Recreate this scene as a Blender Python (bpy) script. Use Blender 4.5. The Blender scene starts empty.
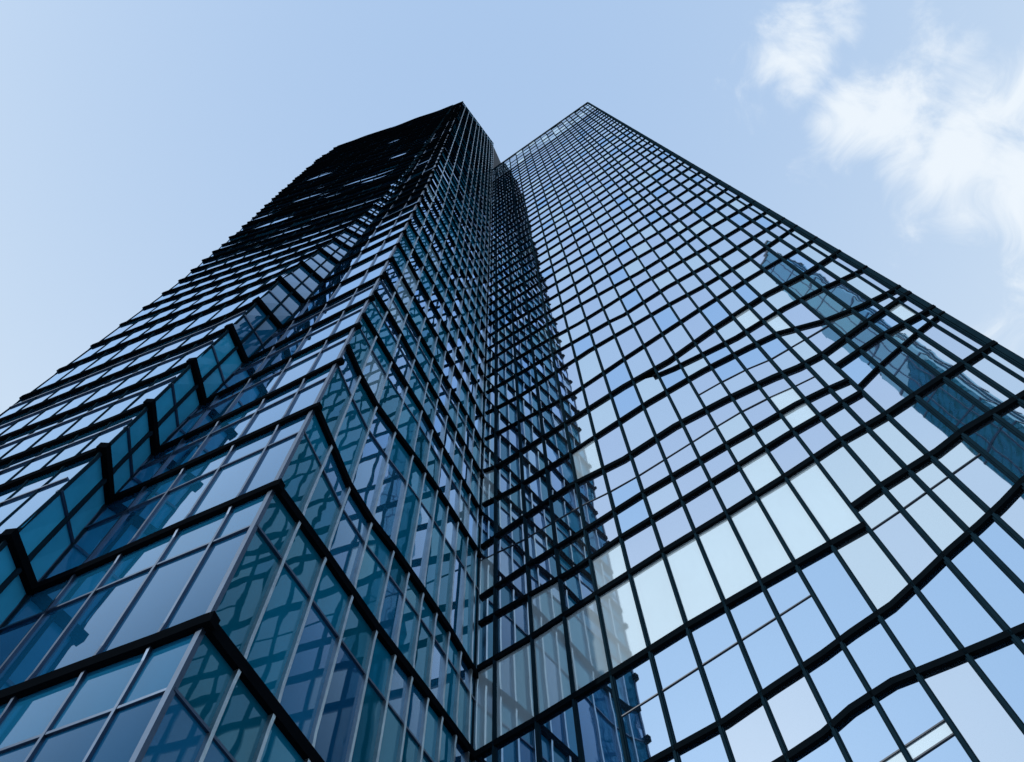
import bpy, bmesh, math, random
from mathutils import Vector, Matrix, noise
rnd = random.Random(7)
S = bpy.context.scene
R = math.radians

# ------------------------------------------------------------------ camera
F_PX, VPX, VPY = 850.0, 496.36, 47.76          # focal length in pixels and zenith point
u = Vector((VPX - 512, -(VPY - 381), -F_PX)).normalized()
fw = Vector((0, 0, -1)); hh = (fw - u * fw.dot(u)).normalized(); rr = hh.cross(u)
cam_d = bpy.data.cameras.new('camera'); cam = bpy.data.objects.new('camera', cam_d)
S.collection.objects.link(cam); S.camera = cam
rot = Matrix((rr, hh, u))                      # camera axes -> world axes
EYE = Vector((0, 0, 1.7))
cam.matrix_world = Matrix.Translation(EYE) @ rot.to_4x4()
cam_d.sensor_width = 36; cam_d.lens = F_PX / 1024 * 36
cam_d.clip_end = 5000

# ------------------------------------------------------------------ world
SUN_EL, SUN_AZ = 36, 228                        # azimuth clockwise from +Y
w = bpy.data.worlds.new('World'); S.world = w; w.use_nodes = True
nt = w.node_tree; N = nt.nodes; L = nt.links; N.clear()
def nd(tree, typ, **kw):
    n = tree.nodes.new(typ)
    for k, v in kw.items():
        if k.startswith('i_'):
            n.inputs[int(k[2:])].default_value = v
        else: setattr(n, k, v)
    return n
out = nd(nt, 'ShaderNodeOutputWorld'); bg = nd(nt, 'ShaderNodeBackground')
bg.inputs[1].default_value = 0.10
sky = nd(nt, 'ShaderNodeTexSky', sky_type='NISHITA', sun_disc=False,
         sun_elevation=R(SUN_EL), sun_rotation=R(SUN_AZ), air_density=1.0, dust_density=1.5, ozone_density=1.0)
tc = nd(nt, 'ShaderNodeTexCoord')
sep = nd(nt, 'ShaderNodeSeparateXYZ'); L.new(tc.outputs['Generated'], sep.inputs[0])
veil = nd(nt, 'ShaderNodeMixRGB', blend_type='MIX')           # thin high veil of cirrus
vc = nd(nt, 'ShaderNodeMixRGB', blend_type='MIX'); vc.inputs[1].default_value = (6.6, 8.1, 9.9, 1); vc.inputs[2].default_value = (4.5, 6.35, 9.2, 1)
mr = nd(nt, 'ShaderNodeMapRange'); L.new(sep.outputs[2], mr.inputs[0])
mr.inputs[1].default_value = 0.80; mr.inputs[2].default_value = 1.0; mr.inputs[3].default_value = 0.0; mr.inputs[4].default_value = 1.0
L.new(mr.outputs[0], vc.inputs[0]); L.new(vc.outputs[0], veil.inputs[2]); veil.inputs[0].default_value = 0.88; L.new(sky.outputs[0], veil.inputs[1])
# clouds: fractal noise kept to one bank of the sky
def dirpix(x, y):
    return (rot @ Vector((x - 512, -(y - 381), -F_PX))).normalized()
def mathn(op, a, b=None, c=None):
    n = nd(nt, 'ShaderNodeMath', operation=op)
    for i, v in enumerate((a, b, c)):
        if v is None: continue
        if isinstance(v, (int, float)): n.inputs[i].default_value = v
        else: L.new(v, n.inputs[i])
    return n.outputs[0]
nz = nd(nt, 'ShaderNodeTexNoise'); nz.inputs['Scale'].default_value = 14; nz.inputs['Detail'].default_value = 9; nz.inputs['Roughness'].default_value = 0.6
nz.inputs['Distortion'].default_value = 0.6
L.new(tc.outputs['Generated'], nz.inputs[0])
blobs = [  # centre direction (unit vector), angular radius (rad), weight
    (dirpix(800, 60), .055, .9), (dirpix(838, 30), .04, .6), (dirpix(850, 108), .05, .95), (dirpix(905, 125), .07, 1.0),
    (dirpix(965, 140), .072, 1.0), (dirpix(1030, 170), .085, 1.05), (dirpix(925, 45), .045, .62), (dirpix(960, 52), .035, .5),
    (dirpix(1010, 100), .055, .6), (dirpix(960, 270), .12, .22), (dirpix(1060, 340), .2, .30)]
acc = None
for d, r, wt in blobs:
    dp = nd(nt, 'ShaderNodeVectorMath', operation='DOT_PRODUCT'); L.new(tc.outputs['Generated'], dp.inputs[0]); dp.inputs[1].default_value = d
    ang = mathn('ARCCOSINE', mathn('MINIMUM', dp.outputs['Value'], 0.999999))
    v = mathn('MULTIPLY', mathn('EXPONENT', mathn('MULTIPLY', mathn('POWER', mathn('DIVIDE', ang, r), 2), -1.0)), wt)
    acc = v if acc is None else mathn('MAXIMUM', acc, v)
# broad thin cloud over the rest of the sky, away from the view
nz2 = nd(nt, 'ShaderNodeTexNoise'); nz2.inputs['Scale'].default_value = 2.2; nz2.inputs['Detail'].default_value = 6; L.new(tc.outputs['Generated'], nz2.inputs[0])
cl = mathn('ADD', acc, mathn('MULTIPLY', mathn('SUBTRACT', nz.outputs[0], 0.5), 1.9))
mr2 = nd(nt, 'ShaderNodeMapRange', interpolation_type='SMOOTHSTEP'); L.new(cl, mr2.inputs[0])
mr2.inputs[1].default_value = 0.24; mr2.inputs[2].default_value = 1.02; mr2.inputs[3].default_value = 0; mr2.inputs[4].default_value = 0.95
cfac = mathn('MULTIPLY', mr2.outputs[0], mathn('GREATER_THAN', acc, 0.012))
cm = nd(nt, 'ShaderNodeMixRGB', blend_type='MIX'); L.new(cfac, cm.inputs[0]); L.new(veil.outputs[0], cm.inputs[1])
cm.inputs[2].default_value = (8.6, 9.3, 10.0, 1)
L.new(cm.outputs[0], bg.inputs[0]); L.new(bg.outputs[0], out.inputs[0])

# ------------------------------------------------------------------ sun
sd = bpy.data.lights.new('sun', 'SUN'); sd.energy = 2.0; sd.angle = R(0.5); sd.color = (1, .95, .88)
so = bpy.data.objects.new('sun', sd); S.collection.objects.link(so)
sdir = Vector((math.sin(R(SUN_AZ)) * math.cos(R(SUN_EL)), math.cos(R(SUN_AZ)) * math.cos(R(SUN_EL)), math.sin(R(SUN_EL))))
so.rotation_euler = sdir.to_track_quat('Z', 'Y').to_euler()
so.location = (30, -40, 80)
S.view_settings.view_transform = 'Standard'; S.view_settings.look = 'None'; S.view_settings.exposure = 0.0; S.view_settings.gamma = 1
S.render.engine = 'CYCLES'
S.cycles.max_bounces = 8; S.cycles.glossy_bounces = 6

# ------------------------------------------------------------------ materials
def mat_new(name):
    m = bpy.data.materials.new(name); m.use_nodes = True; m.node_tree.nodes.clear(); return m, m.node_tree
def glass(name, base, tint, r0, r1, power, bump=.008, rough=.015, bscale=.55, streak=.5, edge=None):
    m, t = mat_new(name); K = t.links
    o = nd(t, 'ShaderNodeOutputMaterial'); mix = nd(t, 'ShaderNodeMixShader')
    df = nd(t, 'ShaderNodeBsdfDiffuse'); gl = nd(t, 'ShaderNodeBsdfGlossy'); gl.inputs['Color'].default_value = (*tint, 1); gl.inputs['Roughness'].default_value = rough
    tc = nd(t, 'ShaderNodeTexCoord')
    # faint unevenness of blinds and floors behind the glass
    n1 = nd(t, 'ShaderNodeTexNoise'); n1.inputs['Scale'].default_value = .9; n1.inputs['Detail'].default_value = 3
    mp = nd(t, 'ShaderNodeMapping'); mp.inputs['Scale'].default_value = (1.2, 1.2, .5); K.new(tc.outputs['Object'], mp.inputs[0]); K.new(mp.outputs[0], n1.inputs[0])
    cr = nd(t, 'ShaderNodeMixRGB'); cr.inputs[1].default_value = (*[c * (1 - streak) for c in base], 1); cr.inputs[2].default_value = (*[c * (1 + streak) for c in base], 1)
    K.new(n1.outputs[0], cr.inputs[0]); K.new(cr.outputs[0], df.inputs[0])
    nb = nd(t, 'ShaderNodeTexNoise'); nb.inputs['Scale'].default_value = bscale; nb.inputs['Detail'].default_value = 1.5
    K.new(tc.outputs['Object'], nb.inputs[0])
    bp = nd(t, 'ShaderNodeBump'); bp.inputs['Strength'].default_value = 1; bp.inputs['Distance'].default_value = bump; K.new(nb.outputs[0], bp.inputs['Height'])
    K.new(bp.outputs[0], gl.inputs['Normal'])
    lw = nd(t, 'ShaderNodeLayerWeight'); lw.inputs[0].default_value = .5
    pw = nd(t, 'ShaderNodeMath', operation='POWER'); K.new(lw.outputs['Facing'], pw.inputs[0]); pw.inputs[1].default_value = power
    mrr = nd(t, 'ShaderNodeMapRange'); K.new(pw.outputs[0], mrr.inputs[0])
    if edge: mrr.interpolation_type = 'SMOOTHSTEP'; pw.inputs[1].default_value = 1; mrr.inputs[1].default_value = edge[0]; mrr.inputs[2].default_value = edge[1]
    mrr.inputs[3].default_value = r0; mrr.inputs[4].default_value = r1
    K.new(mrr.outputs[0], mix.inputs[0]); K.new(df.outputs[0], mix.inputs[1]); K.new(gl.outputs[0], mix.inputs[2]); K.new(mix.outputs[0], o.inputs[0])
    return m
def metal(name, col, rough=.4, metallic=.8, var=.25, spec=.5):
    m, t = mat_new(name); K = t.links
    o = nd(t, 'ShaderNodeOutputMaterial'); p = nd(t, 'ShaderNodeBsdfPrincipled')
    tc = nd(t, 'ShaderNodeTexCoord'); n1 = nd(t, 'ShaderNodeTexNoise'); n1.inputs['Scale'].default_value = 3; n1.inputs['Detail'].default_value = 5
    K.new(tc.outputs['Object'], n1.inputs[0])
    c = nd(t, 'ShaderNodeMixRGB'); c.inputs[1].default_value = (*[x * (1 - var) for x in col], 1); c.inputs[2].default_value = (*[x * (1 + var) for x in col], 1)
    K.new(n1.outputs[0], c.inputs[0]); K.new(c.outputs[0], p.inputs['Base Color'])
    p.inputs['Roughness'].default_value = rough; p.inputs['Metallic'].default_value = metallic
    p.inputs['Specular IOR Level'].default_value = spec
    K.new(p.outputs[0], o.inputs[0]); return m
BLACK = metal('black_band', (.0035, .005, .007), .6, 0, spec=0)
BLACK2 = metal('black_band_right', (.004, .007, .010), .5, 0, spec=0)
SILVER = metal('silver_fin', (.44, .52, .57), .34, .95, .3)
BLUEFIN = metal('blue_grey_fin', (.05, .085, .14), .3, .8, .3)
TEALFIN = metal('dark_teal_fin', (.008, .023, .036), .45, .0, .3, spec=0)
DARKBAR = metal('dark_transom', (.02, .035, .055), .4, .3)
CORE = metal('dark_core', (.006, .01, .014), .8, 0)
ROOFM = metal('roof_gravel', (.2, .2, .2), .9, 0)
LG = [glass('left_glass_teal', (.003, .14, .25), (.48, .80, .94), .05, .80, 3.4, .009, streak=.35),
      glass('left_glass_blue', (.004, .066, .16), (.60, .79, 1.0), .05, .96, 2.5, .004, streak=.15, edge=(.47, .88)),
      glass('left_glass_deep', (.002, .095, .16), (.45, .76, .90), .05, .8, 3.2, .012),
      glass('left_glass_bright_teal', (.008, .12, .25), (.68, .82, 1.0), .06, .92, 2.6, .005, streak=.15, edge=(.47, .88)),
      glass('left_glass_pale', (.22, .40, .52), (.8, .9, 1), .15, .8, 2.4, .005, streak=.1),
      glass('left_glass_step', (.04, .38, .62), (.7, .85, 1), .03, .25, 3, .006, streak=.3)]
RG = [glass('right_glass_sky', (.05, .08, .12), (.80, .90, 1.0), .84, .96, 2, .004),
      glass('right_glass_lavender', (.05, .08, .14), (.78, .87, 1.0), .80, .95, 2, .006),
      glass('right_glass_bright', (.10, .15, .20), (.86, .96, 1.0), .84, .95, 2, .004),
      glass('right_glass_blue', (.02, .06, .12), (.60, .79, 1.0), .84, .95, 2, .005),
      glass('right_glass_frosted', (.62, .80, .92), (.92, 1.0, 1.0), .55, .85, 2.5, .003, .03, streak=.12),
      glass('crown_glass', (.22, .28, .34), (.74, .84, .96), .45, .75, 2, .01)]

# ------------------------------------------------------------------ helpers
def interp(tab, x):
    if x <= tab[0][0]: return tab[0][1]
    for (a, va), (b, vb) in zip(tab, tab[1:]):
        if x <= b: return va + (vb - va) * (x - a) / (b - a)
    return tab[-1][1]
def az(a): return Vector((math.sin(R(a)), math.cos(R(a)), 0))
def link(name, verts, faces, mats, parent=None, fm=None, smooth=False):
    me = bpy.data.meshes.new(name); me.from_pydata([tuple(v) for v in verts], [], faces)
    for m in (mats if isinstance(mats, (list, tuple)) else [mats]): me.materials.append(m)
    if fm: me.polygons.foreach_set('material_index', fm)
    bm = bmesh.new(); bm.from_mesh(me)
    if fm is None: bmesh.ops.recalc_face_normals(bm, faces=bm.faces)
    bm.to_mesh(me); bm.free(); me.update()
    o = bpy.data.objects.new(name, me); S.collection.objects.link(o)
    if parent: o.parent = parent
    return o
class MB:
    def __init__(s): s.v = []; s.f = []
    def loft(s, rings):
        b = len(s.v); n = len(rings[0])
        for r in rings: s.v += r
        for i in range(len(rings) - 1):
            for j in range(n):
                a = b + i * n + j; c = b + i * n + (j + 1) % n
                s.f.append((a, c, c + n, a + n))
        s.f.append(tuple(b + j for j in range(n))); s.f.append(tuple(b + (len(rings) - 1) * n + j for j in reversed(range(n))))
    def box(s, a, b):
        s.loft([[Vector((x, y, z)) for x, y in ((a[0], a[1]), (b[0], a[1]), (b[0], b[1]), (a[0], b[1]))] for z in (a[2], b[2])])
    def build(s, name, m, parent=None): return link(name, s.v, s.f, m, parent)
def thing(name, label, cat, loc=(0, 0, 0)):
    o = bpy.data.objects.new(name, None); S.collection.objects.link(o); o.location = loc
    o['label'] = label; o['category'] = cat; return o
def pix(P):
    c = rot.transposed() @ (P - EYE)
    if c.z > -.1: return None
    return 512 + F_PX * c.x / -c.z, 381 - F_PX * c.y / -c.z

# heights h below are measured from eye level; world z = h + 1.7
A_AZ, B_AZ, C_AZ = 107.91, 24.23, 121.94
P1 = Vector((-5.19, 8.55, 0)); P2 = Vector((-1.463, 16.834, 0)); P3 = Vector((12.667, 8.025, 0))
dL = az(A_AZ + 180); nA = az(A_AZ + 90); dB = az(B_AZ); nB = az(B_AZ + 90); dC = az(C_AZ); nC = az(C_AZ + 90)
TB = 9.08
Z0 = -1.7
class Face:
    """vertical (or nearly vertical) facade: pos(t, h, out)"""
    def __init__(s, fn, along, nor): s.fn = fn; s.al = along; s.no = nor
    def pos(s, t, h, o=0):
        p = s.fn(t, h); return Vector((p.x, p.y, h + 1.7)) + s.nrm(t, h) * o
    def nrm(s, t, h): return s.no if s.no is not None else s._n(h)
    def alo(s, h): return s.al if s.al is not None else s._a(h)
D_TAB = [(0, 1.3), (34, 1.3), (44, .8), (56, .4), (75, .15), (166, .1)]
LEAN = [(0, 0), (60, 0), (166, 1.7)]
P1h = lambda h: P1 + dL * interp(LEAN, h)
IN_TAB = [(0, 5.35), (19, 5.35), (23, 5.05), (27.5, 4.45), (32.4, 3.72), (46, 2.95), (70, 2.6), (161, 1.7)]
OUT_TAB = [(0, 5.2), (15.2, 5.04), (19, 4.75), (24.8, 4.54), (28, 4.29), (31, 4.14), (44, 3.55), (56, 3.1), (75, 2.75), (161, 1.85)]
LEFT_TAB = [(0, 13.4), (46, 13.3), (64, 14.9), (80, 16.7), (107, 19.5), (130, 21.6), (150, 22.2), (166, 21.5)]
tin = lambda h: interp(IN_TAB, h); tou = lambda h: interp(OUT_TAB, h); tle = lambda h: interp(LEFT_TAB, h); Dh = lambda h: interp(D_TAB, h)
FA1 = Face(lambda t, h: P1h(h) + dL * t, dL, nA)
FA2 = Face(lambda t, h: P1h(h) + dL * t + nA * (Dh(h) + (1.3 - Dh(h)) * min(1, max(0, (t - tou(h)) / (tle(h) - tou(h))))), dL, nA)
FR = Face(lambda s, h: (P1h(h) + dL * tin(h)).lerp(P1h(h) + dL * tou(h) + nA * Dh(h), s), None, None)
def _a(h): return ((P1 + dL * tou(h) + nA * Dh(h)) - (P1 + dL * tin(h))).normalized()
FR._a = _a
FR._n = lambda h: Vector((_a(h).y, -_a(h).x, 0)) * (1 if Vector((_a(h).y, -_a(h).x, 0)).dot(-dL) > 0 else -1)
FB = Face(lambda t, h: P1h(h).lerp(P2, t / TB), dB, nB)
FC = Face(lambda t, h: P2 + dC * t, dC, nC)

def band(mb, F, pts, hh, prot, slant=.0):
    """projecting ledge following (t,h) points"""
    rings = []
    if callable(prot) and len(pts) > 1:            # refine so the depth can vary along the ledge
        q = [pts[0]]
        for a, b in zip(pts, pts[1:]):
            for k in (1, 2, 3): q.append((a[0] + (b[0] - a[0]) * k / 3, a[1] + (b[1] - a[1]) * k / 3))
        pts = q
    for t, h in pts:
        pr = prot(t, h) if callable(prot) else prot
        rings.append([F.pos(t, h - hh / 2, -.08), F.pos(t, h - hh / 2 - slant, pr), F.pos(t, h + hh / 2, pr), F.pos(t, h + hh / 2, -.08)])
    if len(rings) > 1: mb.loft(rings)
def fin(mb, F, pts, w, d0):
    """vertical fin; pts = (t,h,extra_out)"""
    rings = []
    for t, h, e in pts:
        a = F.alo(h); rings.append([F.pos(t, h, -.06) - a * w / 2, F.pos(t, h, d0 + e) - a * w / 2, F.pos(t, h, d0 + e) + a * w / 2, F.pos(t, h, -.06) + a * w / 2])
    if len(rings) > 1: mb.loft(rings)

class Panes:
    def __init__(s): s.items = []
    def add(s, F, c, mi, tilt=.004, out=0.0):
        """c = four (t,h): bottom-left, bottom-right, top-right, top-left"""
        P = [F.pos(t, h, out) for t, h in c]
        n = F.nrm(c[0][0], c[0][1])
        w = (P[1] - P[0]).length; hgt = (P[3] - P[0]).length
        if w < .06 or hgt < .06: return
        ga, gb = rnd.gauss(0, tilt), rnd.gauss(0, tilt)
        for i, (sx, sy) in enumerate(((-1, -1), (1, -1), (1, 1), (-1, 1))): P[i] = P[i] + n * (sx * ga * w / 2 + sy * gb * hgt / 2)
        fn = (P[1] - P[0]).cross(P[2] - P[0])
        if fn.dot(n) < 0: P.reverse()
        q = [pix(p) for p in P]; a = 0
        if all(q):
            q2 = [(min(max(x, 0), 1024), min(max(y, 0), 762)) for x, y in q]
            a = abs(sum(q2[i][0] * q2[(i + 1) % 4][1] - q2[(i + 1) % 4][0] * q2[i][1] for i in range(4))) / 2
        cen = sum(P, Vector()) / 4
        if (EYE - cen).dot(n) < 0: a = 0
        s.items.append((a, P, mi))
    def build(s, parent, mats):
        s.items.sort(key=lambda i: -i[0])
        for a, P, mi in s.items[:100]:
            link('glass_pane', P, [(0, 1, 2, 3)], [mats[mi]], parent, [0])
        v = []; f = []; fm = []
        for a, P, mi in s.items[100:]:
            f.append(tuple(range(len(v), len(v) + 4))); v += P; fm.append(mi)
        o = link('glass_panes', v, f, mats, parent, fm); o['kind'] = 'stuff'

# ------------------------------------------------------------------ ground
def sheet(name, x0, y0, x1, y1, z, m):
    o = link(name, [Vector((x0, y0, z)), Vector((x1, y0, z)), Vector((x1, y1, z)), Vector((x0, y1, z))], [(0, 1, 2, 3)], m); o['kind'] = 'structure'; return o
def paving():
    m, t = mat_new('granite_paving'); K = t.links
    o = nd(t, 'ShaderNodeOutputMaterial'); p = nd(t, 'ShaderNodeBsdfPrincipled'); tc = nd(t, 'ShaderNodeTexCoord')
    b = nd(t, 'ShaderNodeTexBrick'); b.inputs['Scale'].default_value = 1; b.inputs['Color1'].default_value = (.26, .26, .27, 1); b.inputs['Color2'].default_value = (.20, .20, .21, 1); b.inputs['Mortar'].default_value = (.07, .07, .07, 1)
    b.inputs['Mortar Size'].default_value = .008; b.inputs['Brick Width'].default_value = .9; b.inputs['Row Height'].default_value = .6
    K.new(tc.outputs['Object'], b.inputs[0]); K.new(b.outputs[0], p.inputs['Base Color']); p.inputs['Roughness'].default_value = .75; K.new(p.outputs[0], o.inputs[0]); return m
sheet('ground', -2000, -2000, 2000, 2000, -.01, metal('asphalt', (.05, .05, .052), .9, 0))
sheet('plaza', -60, -60, 60, 60, 0.0, paving())

# ------------------------------------------------------------------ left tower
left = thing('office_tower', 'darker left glass tower with teal panes and a sharp corner towards the viewer', 'office tower', (P1.x, P1.y, 0))
def rel(o): o.location = -o.parent.location
HE = [-1.5, 2.6, 7.0, 11.54, 16.16, 20.42, 25.4, 28.9, 31.9, 34.9]
while HE[-1] < 161: HE.append(HE[-1] + 2.75)
HE.append(166.0)
A_DROP = {6: 1.5, 7: 1.5, 8: 1.1, 9: .9, 10: .6, 11: .3}
BOV = {5: [(0, 20.47), (.89, 20.05), (1.99, 19.5), (3.11, 19.45), (4.22, 19.66), (5.8, 19.79), (7.36, 19.85), (9.08, 19.7)],
       6: [(0, 25.45), (.9, 25.0), (2.07, 24.8), (3.22, 25.07), (4.49, 25.43), (6.05, 25.69), (9.08, 25.9)],
       4: [(0, 16.18), (2, 16.27), (4.3, 16.3), (6.3, 16.5), (9.08, 16.7)]}
def wob(i, t, s=.10): return s * noise.noise(Vector((t * .35, i * 3.7, 1.3)))
def hB(i, t):
    if i in BOV: return interp(BOV[i], t)
    return HE[i] + (wob(i, t, .35) if i > 6 else 0) * min(1, t)
def hA(i, t):
    h = HE[i] - A_DROP.get(i, 0)
    k = .0022 * max(0, (h - 2)) / 10 if h < 16 else .0125
    k = interp([(0, 0), (11.5, .006), (16, .0122), (20, .0145), (24, .020), (34, .020), (46, .014), (62, .009), (161, .0060)], h)
    return h * (1 - k * min(t, 5) - .0034 * max(0, t - 5)) + wob(i + 50, t, .12) * min(1, t)
def inv(fn_h, fn_t):   # node where mullion t(h) meets band h(t)
    t = fn_t(20)
    h = fn_h(t)
    for _ in range(4): t = fn_t(h); h = fn_h(t)
    return t, h
panes = Panes(); nb = len(HE)
bandmb = [MB() for _ in range(nb)]; trmb = [MB() for _ in range(nb)]
def prot(h): return .20
jit = {}; bf = [rnd.uniform(-1, 1) for _ in range(nb)]
def J(k, i, s=.015):
    if (k, i) not in jit: jit[(k, i)] = rnd.uniform(-s, s)
    return jit[(k, i)]
A1T = [0, .88, 2.05, 3.3, 4.28, 5.35]; NA2 = 9; NL = 3
BT = [0, .93, 1.99, 3.12, 4.22, 5.05, 5.85, 6.62, 7.35, 8.05, 8.7, TB]
def colsA1(j): return lambda h: min(A1T[j], tin(h)) if j < 5 else tin(h)
def colsA2(j): return lambda h: tou(h) + (tle(h) - tou(h)) * j / NA2
def colsB(j): return lambda h: BT[j]
def colsR(j): return lambda h: j / 2
def hR(i, s):   # along the return
    a = inv(lambda t: hA(i, t), tin)[1]; b = inv(lambda t: hA(i, t), tou)[1]; return a + (b - a) * s
finspec = []
for key, F, hf, cols, nc in (('A1', FA1, hA, colsA1, 6), ('R', FR, hR, colsR, 3), ('A2', FA2, hA, colsA2, NA2 + 1), ('B', FB, hB, colsB, 12)):
    nodes = [[inv(lambda t, i=i: hf(i, t), cols(j)) for j in range(nc)] for i in range(nb)]
    for i in range(nb):
        pts = [nodes[i][j] for j in range(nc)]
        pts = [p for k, p in enumerate(pts) if k == 0 or abs(p[0] - pts[k - 1][0]) > .02]
        if key == 'A1': pts = [(-.2, pts[0][1])] + pts
        if key == 'R': pts = [(-.0, pts[0][1]), (.5, pts[0][1] * .5 + pts[-1][1] * .5), (1.12, pts[-1][1])]
        if key == 'A2': pts = pts[:-1] + [(pts[-1][0] + .06, pts[-1][1])]
        if key in 'BR' : pts = [(t, h - .006) for t, h in pts]
        big = .26 if HE[i] < 40 else .23
        if key == 'R': band(bandmb[i], F, pts, big - .02, .16)
        elif len(pts) > 1: band(bandmb[i], F, pts, big if key != 'B' else big + .02, (lambda t, h: interp([(0, .16), (22, .10), (40, .09), (50, .13), (66, .17), (90, .165)], h) * (1 if h < 44 else 1 + min(1, (h - 44) / 20) * (-.12 + .35 * bf[i] + .9 * noise.noise(Vector((t * .30, i * 1.7, 5)))))) if key != 'B' else .12, .0)
    for i in range(nb - 1):
        h0 = HE[i]
        split = .67 if 6 < h0 < 33 else None
        if key == 'R' and 6 < h0 < 60: split = .5
        if split:
            tp = [(nodes[i][j][0], nodes[i][j][1] * (1 - split) + nodes[i + 1][j][1] * split) for j in range(nc)]
            tp = [p for k, p in enumerate(tp) if k == 0 or p[0] - tp[k - 1][0] > .02]
            if len(tp) > 1: band(trmb[i], F, tp, .06 if key != 'R' else .09, .05)
        for j in range(nc - 1):
            a, b, c, d = nodes[i][j], nodes[i][j + 1], nodes[i + 1][j + 1], nodes[i + 1][j]
            if key == 'A1' and b[0] - a[0] < .05 and c[0] - d[0] < .05: continue
            def pick(upper):
                q = rnd.random()
                if key in ('A1', 'A2'):
                    if upper: return 3 if (h0 < 12 and q < .8) or q < .35 else 1
                    return 1 if q < .93 else 3
                if key == 'R': return 5 if h0 < 30 else (3 if h0 < 50 else 1)
                if h0 > 95 and j >= 9: return 4 if q < .5 else 2  # sky reflections put into the colour: paler panes high by the inner corner
                return 0 if q < .38 else (2 if q < .6 else (3 if q < .9 else (1 if q < .975 else 4)))
            tilt = .006 if key == 'B' else .003
            if split:
                f = split
                m0 = (a[0] + (d[0] - a[0]) * f, a[1] + (d[1] - a[1]) * f); m1 = (b[0] + (c[0] - b[0]) * f, b[1] + (c[1] - b[1]) * f)
                panes.add(F, (a, b, m1, m0), pick(0), tilt); panes.add(F, (m0, m1, c, d), pick(1), tilt)
            else: panes.add(F, (a, b, c, d), pick(0), tilt)
    # vertical fins, bending out over every floor band
    for j in range(nc):
        if key == 'B' and j == 0: continue
        if key == 'R' and j == 2: continue
        mb = MB(); pts = []
        for i in range(nb):
            t, h = nodes[i][j]
            if key == 'A1' and 0 < j < 5 and t > tin(h) - .12: continue
            ji = J((key, j), i) if 0 < j < nc - 1 and key != 'R' else 0
            e = .02
            for dh, ee in ((-.45, 0), (-.2, e), (.2, e), (.5, 0)): pts.append((t + ji, h + dh, ee))
        pts.sort(key=lambda p: p[1])
        pts = [p for p in pts if p[1] > -1.7]
        if key == 'A1' and j == 0: continue
        if len(pts) < 4: continue
        wd = {'A1': .055, 'A2': .05, 'B': .075, 'R': .08}[key]
        fin(mb, F, pts, wd, {'A1': .06, 'A2': .025, 'B': .09, 'R': .09}[key])
        o = mb.build('mullion', SILVER if key in ('B',) else (BLUEFIN if key == 'A1' else TEALFIN), left); rel(o)
for i in range(nb):
    if bandmb[i].v: rel(bandmb[i].build('floor_band', BLACK, left))
    if trmb[i].v: rel(trmb[i].build('transom', BLUEFIN, left))
# corner post
mb = MB(); rg = []
for h in [Z0, 20, 60, 110, 166.2]:
    c = Vector((P1h(h).x, P1h(h).y, h + 1.7)); rg.append([c + nA * .05 + dL * .07, c + nA * .05 + nB * .04, c + nB * .04 + dB * .05, c + dB * .05 - nB * .05, c - nA * .05 + dL * .07])
mb.loft(rg); rel(mb.build('corner_post', BLUEFIN, left))
# body behind the glass
def inset(F, t, h, o=-.14): return F.pos(t, h, o)
rg = []
for h in [Z0, 10, 15.2, 19, 20, 24.8, 25, 27.5, 28, 31, 32.4, 38, 44, 46, 50, 62, 64, 70, 80, 85, 95, 107, 120, 135, 150, 165.6]:
    hl = h * (1 - .0055 * 5 - .0034 * 18) if h > 120 else h
    pL = FA2.pos(tle(h), h, -.14); pO = FA2.pos(tou(h) + .34, h, -.14); pI = FA1.pos(tin(h) + .3, h, -.14); p1 = FA1.pos(.14, h, -.14); p2 = FB.pos(TB - .02, h, -.14)
    k1 = p2 + dB * 8 - nB * .3; k2 = FA2.pos(tle(h), h, -16)
    pO = pO - nA * .08; ring = [pL, pO, pI, p1, p2, k1, k2]
    if h > 120:
        f = (h - 120) / 46
        for q, dz in ((0, 17.5), (6, 17.5), (1, 6), (2, 4)): ring[q].z -= dz * f
    rg.append(ring)
mb = MB(); mb.loft(rg); rel(mb.build('core_wall', CORE, left))
top = [v + Vector((0, 0, .15)) for v in rg[-1]]
mb = MB(); mb.loft([top, [v + Vector((0, 0, .3)) for v in top]]); rel(mb.build('roof', ROOFM, left))
for P_ in range(len(panes.items)):
    a, P, mi = panes.items[P_]; panes.items[P_] = (a, [p - left.location for p in P], mi)
panes.build(left, LG)

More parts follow.
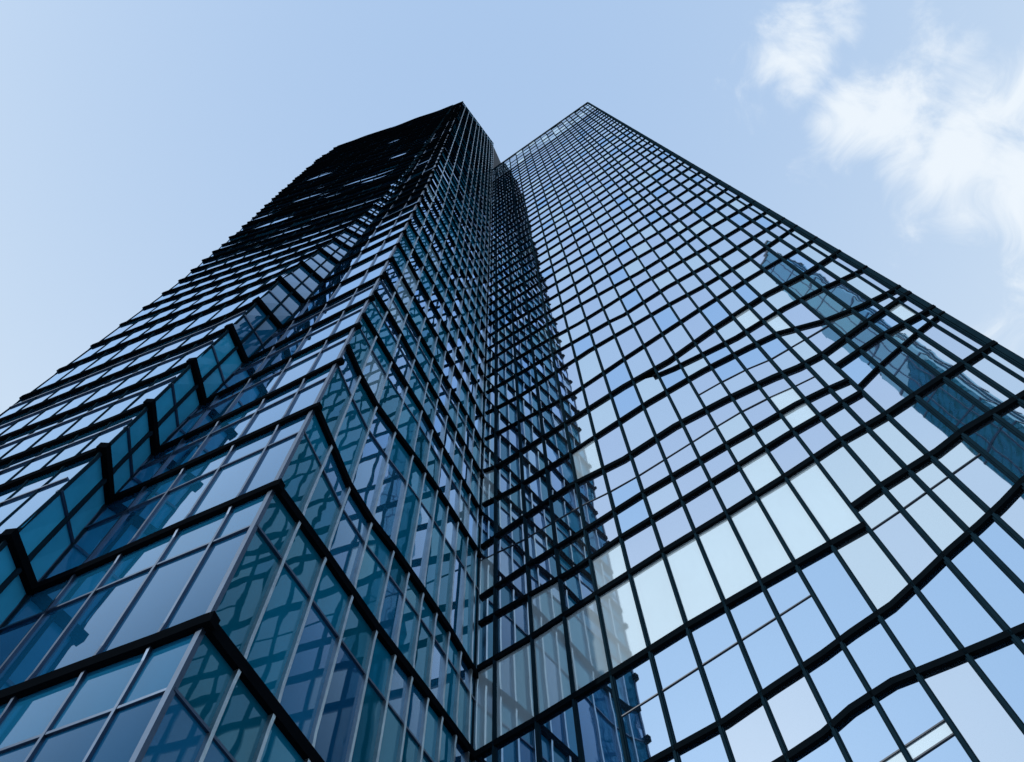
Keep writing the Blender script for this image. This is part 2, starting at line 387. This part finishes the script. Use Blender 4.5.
# ------------------------------------------------------------------ right tower
right = thing('office_tower', 'brighter right glass tower, mirrored panes reflecting pale sky between wavy black bands', 'office tower', (P3.x, P3.y, 0))
TC = 16.70
CB = [  # floor bands in (t, h) metres, measured along this facade; None = jog
 ('b', [(0, -1.4), (TC, -1.4)]), ('b', [(0, 2.4), (TC, 2.5)]), ('b', [(0, 5.8), (TC, 6.0)]), ('b', [(0, 9.0), (TC, 9.4)]),
 ('b', [(0, 11.6), (7.44, 12.34), (8.33, 12.47), (9.01, 12.69), (9.95, 12.81), (11.01, 12.69), (11.79, 12.61), (TC, 12.2)]),
 ('b', [(0, 13.5), (4.85, 13.81), (6.6, 13.86), (7.78, 14.07), (9.04, 14.25), (9.78, 14.41), (10.76, 14.56), (11.62, 14.87), (12.36, 15.16), (13.19, 15.42), (13.86, 15.67), (14.51, 15.96), (TC, 16.6)]),
 ('b', [(0, 16.68), (2.08, 16.74), (4.32, 16.9), (6.55, 17.1), (8.65, 17.16), (11.25, 17.2), None, (11.45, 18.02), (12.27, 18.18), (13.74, 18.3), (14.55, 18.5), (TC, 18.6)]),
 ('b', [(0, 19.92), (1.92, 19.95), (4.16, 20.2), (6.38, 20.38), (8.43, 20.46), (10.32, 20.59), (12.08, 20.77), (13.49, 20.77), (15.13, 20.96), (TC, 21.12)]),
 ('b', [(0, 22.0), (3.62, 21.93), (5.45, 22.18), (7.43, 22.25), (9.28, 22.34), (11.12, 22.44), (13.6, 22.4), None, (13.66, 22.72), (14.32, 23.1), (15.34, 23.48), (16.01, 23.73), (TC, 23.9)]),
 ('b', [(0, 23.35), (1.92, 23.57), (4.18, 23.66), (6.32, 23.8), (9.27, 23.77), (11.91, 23.71), (12.77, 23.56), (13.2, 23.35), None, (13.45, 24.46), (15.13, 24.65), (TC, 24.5)]),
 ('b', [(0, 26.39), (1.74, 26.63), (4.0, 26.9), (6.17, 26.53), (8.27, 26.68), (10.17, 26.41), (11.91, 26.0), (12.72, 25.7), (13.58, 25.58), (14.91, 25.85), (TC, 26.1)]),
 ('b', [(0, 29.44), (1.67, 29.16), (3.9, 29.2), (5.06, 29.33), (7.78, 29.5), (10.12, 29.35), (11.91, 29.0), (13.03, 28.69), (14.4, 27.63), (15.54, 27.12), (TC, 26.84)]),
 ('e', [(8.34, 31.3), (9.19, 30.96), (10.16, 30.7), (11.81, 30.32), (13.81, 30.31), (15.33, 29.95), (TC, 29.52)]),
 ('b', [(0, 32.3), (.88, 31.95), (3.76, 32.0), (7.08, 32.09), (9.16, 31.85), (11.57, 32.24), (13.77, 32.33), (15.28, 31.98), (TC, 32.05)]),
 ('b', [(0, 35.5), (1.28, 35.22), (3.06, 34.82), (4.89, 34.45), (7.52, 34.7), (11.45, 34.9), (13.79, 34.85), (TC, 34.6)]),
 ('b', [(0, 38.5), (2.19, 37.95), (6.12, 38.1), (8.5, 37.75), (10.4, 37.5), (12.03, 37.1), (14.37, 36.85), (TC, 37.08)]),
 ('b', [(0, 41.2), (3.34, 40.74), (7.42, 40.1), (8.32, 39.75), (10.8, 39.75), (13.4, 39.17), (TC, 38.85)])]
CTOP, CROWN = 128.5, 115.5
hl_, hr_ = 41.2, 38.85; nfl = 32
for k in range(1, nfl + 1):
    f = k / nfl
    CB.append(('b', [(t, (hl_ + (CROWN - hl_) * f) * (1 - t / TC) + (hr_ + (CROWN - hr_) * f) * t / TC + .45 * (1 - f) * noise.noise(Vector((t * .28, k * 2.3, 9)))) for t in (0, 2, 4, 6, 8, 10, 12, 14, TC)]))
CTR = [(5, [(4.35, 15.46), (6.57, 15.71), (8.76, 15.95), (9.58, 16.04)]), (9, [(0.2, 25.6), (1.78, 25.26), (4.04, 25.27), (5.91, 24.98), (8.28, 25.07), (10.08, 25.18), (11.08, 25.08), (12.71, 24.64)]),
       (11, [(9.24, 27.86 + 2.3), (10.19, 30.05)]), (10, [(9.24, 27.86), (10.99, 27.73), (12.19, 27.29), (14.11, 27.2)]), (6, [(11.53, 17.45 + 1.9), (11.6, 19.35)]), (5, [(11.53, 16.98), (12.98, 17.24), (14.47, 17.5)])]
CTR = [c for c in CTR if not (c[0] == 11 or c[0] == 6)]
def segs(tab):
    out = [[]]
    for p in tab:
        if p is None: out.append([])
        else: out[-1].append(p)
    return out
def hC(i, t, side):
    kind, tab = CB[i]
    if kind == 'e' and t + side * 1e-3 < tab[0][0]: return hC(i + 1, t, side)
    sg = segs(tab)
    if len(sg) == 1: return interp(sg[0], t)
    tj = (sg[0][-1][0] + sg[1][0][0]) / 2
    return interp(sg[0] if t + side * 1e-3 < tj else sg[1], t)
CT = [0, .72, 2.0, 3.12, 4.24, 5.36, 6.46, 7.53, 8.54, 9.48, 10.42, 11.35, 12.2, 12.95, 13.55, 14.45, 15.3, 15.95, 16.45, TC]
# jogs happen at mullions: shift them to the nearest one
for kind, tab in CB:
    if None in tab:
        k = tab.index(None); tj = (tab[k - 1][0] + tab[k + 1][0]) / 2; tn = min(CT, key=lambda q: abs(q - tj))
        tab[k - 1] = (tn - .001, tab[k - 1][1]); tab[k + 1] = (tn + .001, tab[k + 1][1])
pc = Panes()
for i in range(len(CB)):
    kind, tab = CB[i]; mb = MB()
    thick = .155 if i not in (7, 6, 10, 13) else .20
    for sg in segs(tab):
        ts = sorted(set([p[0] for p in sg] + [t for t in CT if sg[0][0] < t < sg[-1][0]]))
        pts = [(t, interp(sg, t)) for t in ts]
        if pts[-1][0] >= TC - .01: pts.append((TC + .22, pts[-1][1]))
        thin = (i == 8 and sg is segs(tab)[-1])
        w_ = .09 if (i == 8 and sg[0][0] > 10) else (.12 if kind == 'e' else thick)
        if pts[0][0] < .01: pts[0] = (.12, pts[0][1])
        w2 = w_ if i < 17 else .13
        if i == len(CB) - 1: w2 = .5
        band(mb, FC, pts, w2, (.10 if i < 14 else .08) if i != 8 or sg[0][0] < 10 else .09)
    rel(mb.build('floor_band', BLACK2, right))
    if i == len(CB) - 1: break
    for j in range(len(CT) - 1):
        a = (CT[j], hC(i, CT[j], 1)); b = (CT[j + 1], hC(i, CT[j + 1], -1)); c = (CT[j + 1], hC(i + 1, CT[j + 1], -1)); d = (CT[j], hC(i + 1, CT[j], 1))
        if c[1] - b[1] < .02 and d[1] - a[1] < .02: continue
        def pick():
            q = rnd.random()
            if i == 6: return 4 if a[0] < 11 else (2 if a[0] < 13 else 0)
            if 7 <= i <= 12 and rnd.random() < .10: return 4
            if i == 7: return 1 if q < .6 else 0
            if i == 5: return 3 if a[0] < 10 else (0 if q < .6 else 2)
            if i <= 4: return 3 if q < .6 else 0
            if i > 12: return (0, 0, 0, 1, 1, 1, 2, 3)[int(q * 8)]
            return (0, 0, 1, 1, 1, 2, 2, 3)[int(q * 8)]
        tr = [tb for (ii, tb) in CTR if ii == i and tb[0][0] <= (a[0] + b[0]) / 2 <= tb[-1][0]]
        if tr:
            tb = tr[0]; m0 = (a[0], interp(tb, a[0])); m1 = (b[0], interp(tb, b[0]))
            if m0[1] > a[1] and m1[1] < c[1]:
                pc.add(FC, (a, b, m1, m0), pick(), .0035); pc.add(FC, (m0, m1, c, d), 1 if i == 9 else pick(), .0035); continue
        if i == 3 and 8.5 <= (a[0] + b[0]) / 2 < 10.8:      # bright glazed strip
            s0, s1 = 11.18, 11.47
            m = [(a[0], s0 - .06 + (a[0] - 9.2) * .15), (b[0], s0 - .06 + (b[0] - 9.2) * .15)]; n_ = [(q[0], q[1] + .32) for q in m]
            pc.add(FC, (a, b, m[1], m[0]), 3); pc.add(FC, (m[0], m[1], n_[1], n_[0]), 4); pc.add(FC, (n_[0], n_[1], c, d), 3); continue
        pc.add(FC, (a, b, c, d), pick(), .0035)
for ii, tb in CTR:
    mb = MB(); sn = lambda q: min(CT, key=lambda v: abs(v - q)); ts = sorted(set([t for t in CT if sn(tb[0][0]) <= t <= sn(tb[-1][0])]))
    band(mb, FC, [(t, interp(tb, t)) for t in ts], .03, .03); rel(mb.build('transom', DARKBAR, right))
for dz in (0, .32):
    mb = MB(); band(mb, FC, [(8.54, 11.02 + dz), (10.42, 11.30 + dz)], .03, .03); rel(mb.build('transom', DARKBAR, right))
# crown: a paler rooftop screen above the last floor band
for j in range(len(CT) - 1):
    for k in range(4):
        z0 = CROWN + (CTOP - CROWN) * k / 4; z1 = CROWN + (CTOP - CROWN) * (k + 1) / 4
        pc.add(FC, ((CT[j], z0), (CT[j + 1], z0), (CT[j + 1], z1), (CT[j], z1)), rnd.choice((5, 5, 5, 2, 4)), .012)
for k in (1, 2, 3):
    mb = MB(); z = CROWN + (CTOP - CROWN) * k / 4; band(mb, FC, [(.12, z), (8, z + .05), (TC + .1, z)], .10, .05); rel(mb.build('transom', TEALFIN, right))
mb = MB(); band(mb, FC, [(.1, CTOP), (TC + .15, CTOP)], .4, .12); rel(mb.build('parapet', TEALFIN, right))
for j, t in enumerate(CT):
    mb = MB(); pts = []
    hs = sorted(set(round(hC(i, t, s), 3) for i in range(len(CB)) for s in (-1, 1)))
    ph = rnd.random() * 10
    for h in hs:
        if h < Z0 + .3: continue
        jj = .02 * noise.noise(Vector((j * 3.1, h * .2, ph)))
        pts.append((t + jj, h, .0))
    pts = [(t, Z0, 0)] + pts + [(t, CTOP - .25, 0)]
    wd = .13 if j < 12 else .15
    if j in (0,): wd = .1
    if j >= len(CT) - 2: wd = .07
    F = FC; wd *= .85
    # channel-shaped fin: two lips with a slightly lighter face between them
    fin(mb, F, [(p[0], p[1], 0) for p in pts], wd * .5, .10)
    fin(mb, F, [(p[0], p[1], -.045) for p in pts], wd, .10)
    rel(mb.build('mullion', TEALFIN, right))
# corner trim at the free end
mb = MB(); fin(mb, FC, [(TC + .14, Z0, 0), (TC + .14, 60, 0), (TC + .14, CTOP - .3, 0)], .16, .06); rel(mb.build('corner_post', TEALFIN, right))
q = [FC.pos(.25, 0, -.14), FC.pos(TC + .1, 0, -.14), FC.pos(TC + .1, 0, -14), FC.pos(.25, 0, -14)]
q[3] = FC.pos(3.2, 0, -14)
rg = [[Vector((p.x, p.y, z)) for p in q] for z in (0, 60, CTOP + 1.5)]
mb = MB(); mb.loft(rg); rel(mb.build('core_wall', CORE, right))
mb = MB(); mb.loft([[Vector((p.x, p.y, z)) for p in q] for z in (CTOP + 1.52, CTOP + 1.8)]); rel(mb.build('roof', ROOFM, right))
for P_ in range(len(pc.items)):
    a, P, mi = pc.items[P_]; pc.items[P_] = (a, [p - right.location for p in P], mi)
pc.build(right, RG)

# ------------------------------------------------------------------ tower across the plaza (only its reflection shows)
X = Vector((1.1, -38.0, 0))
t3 = thing('slender_tower', 'slim teal tower behind the viewer, showing only as a reflected streak in the right tower', 'tower', X)
HT = 150
mb = MB(); mb.box((-2.6, -2.6, 0), (2.6, 2.6, HT)); mb.build('wall', glass('opposite_glass', (.01, .22, .30), (.50, .76, .86), .34, .7, 2, .006), t3)
mb = MB()
for k in range(1, int(HT / 6.8)):
    mb.box((-2.66, -2.66, k * 6.8), (2.66, 2.66, k * 6.8 + .3))
mb.build('floor_bands', BLUEFIN, t3)
mb = MB()
for s in (-1.0, .7): mb.box((s - .06, -2.72, 0), (s + .06, 2.72, HT)); mb.box((-2.72, s - .06, 0), (2.72, s + .06, HT))
mb.build('mullions', BLUEFIN, t3)
mb = MB(); mb.box((-2.7, -2.7, HT), (2.7, 2.7, HT + .8)); mb.build('roof', ROOFM, t3)
print('panes', len(panes.items), len(pc.items))
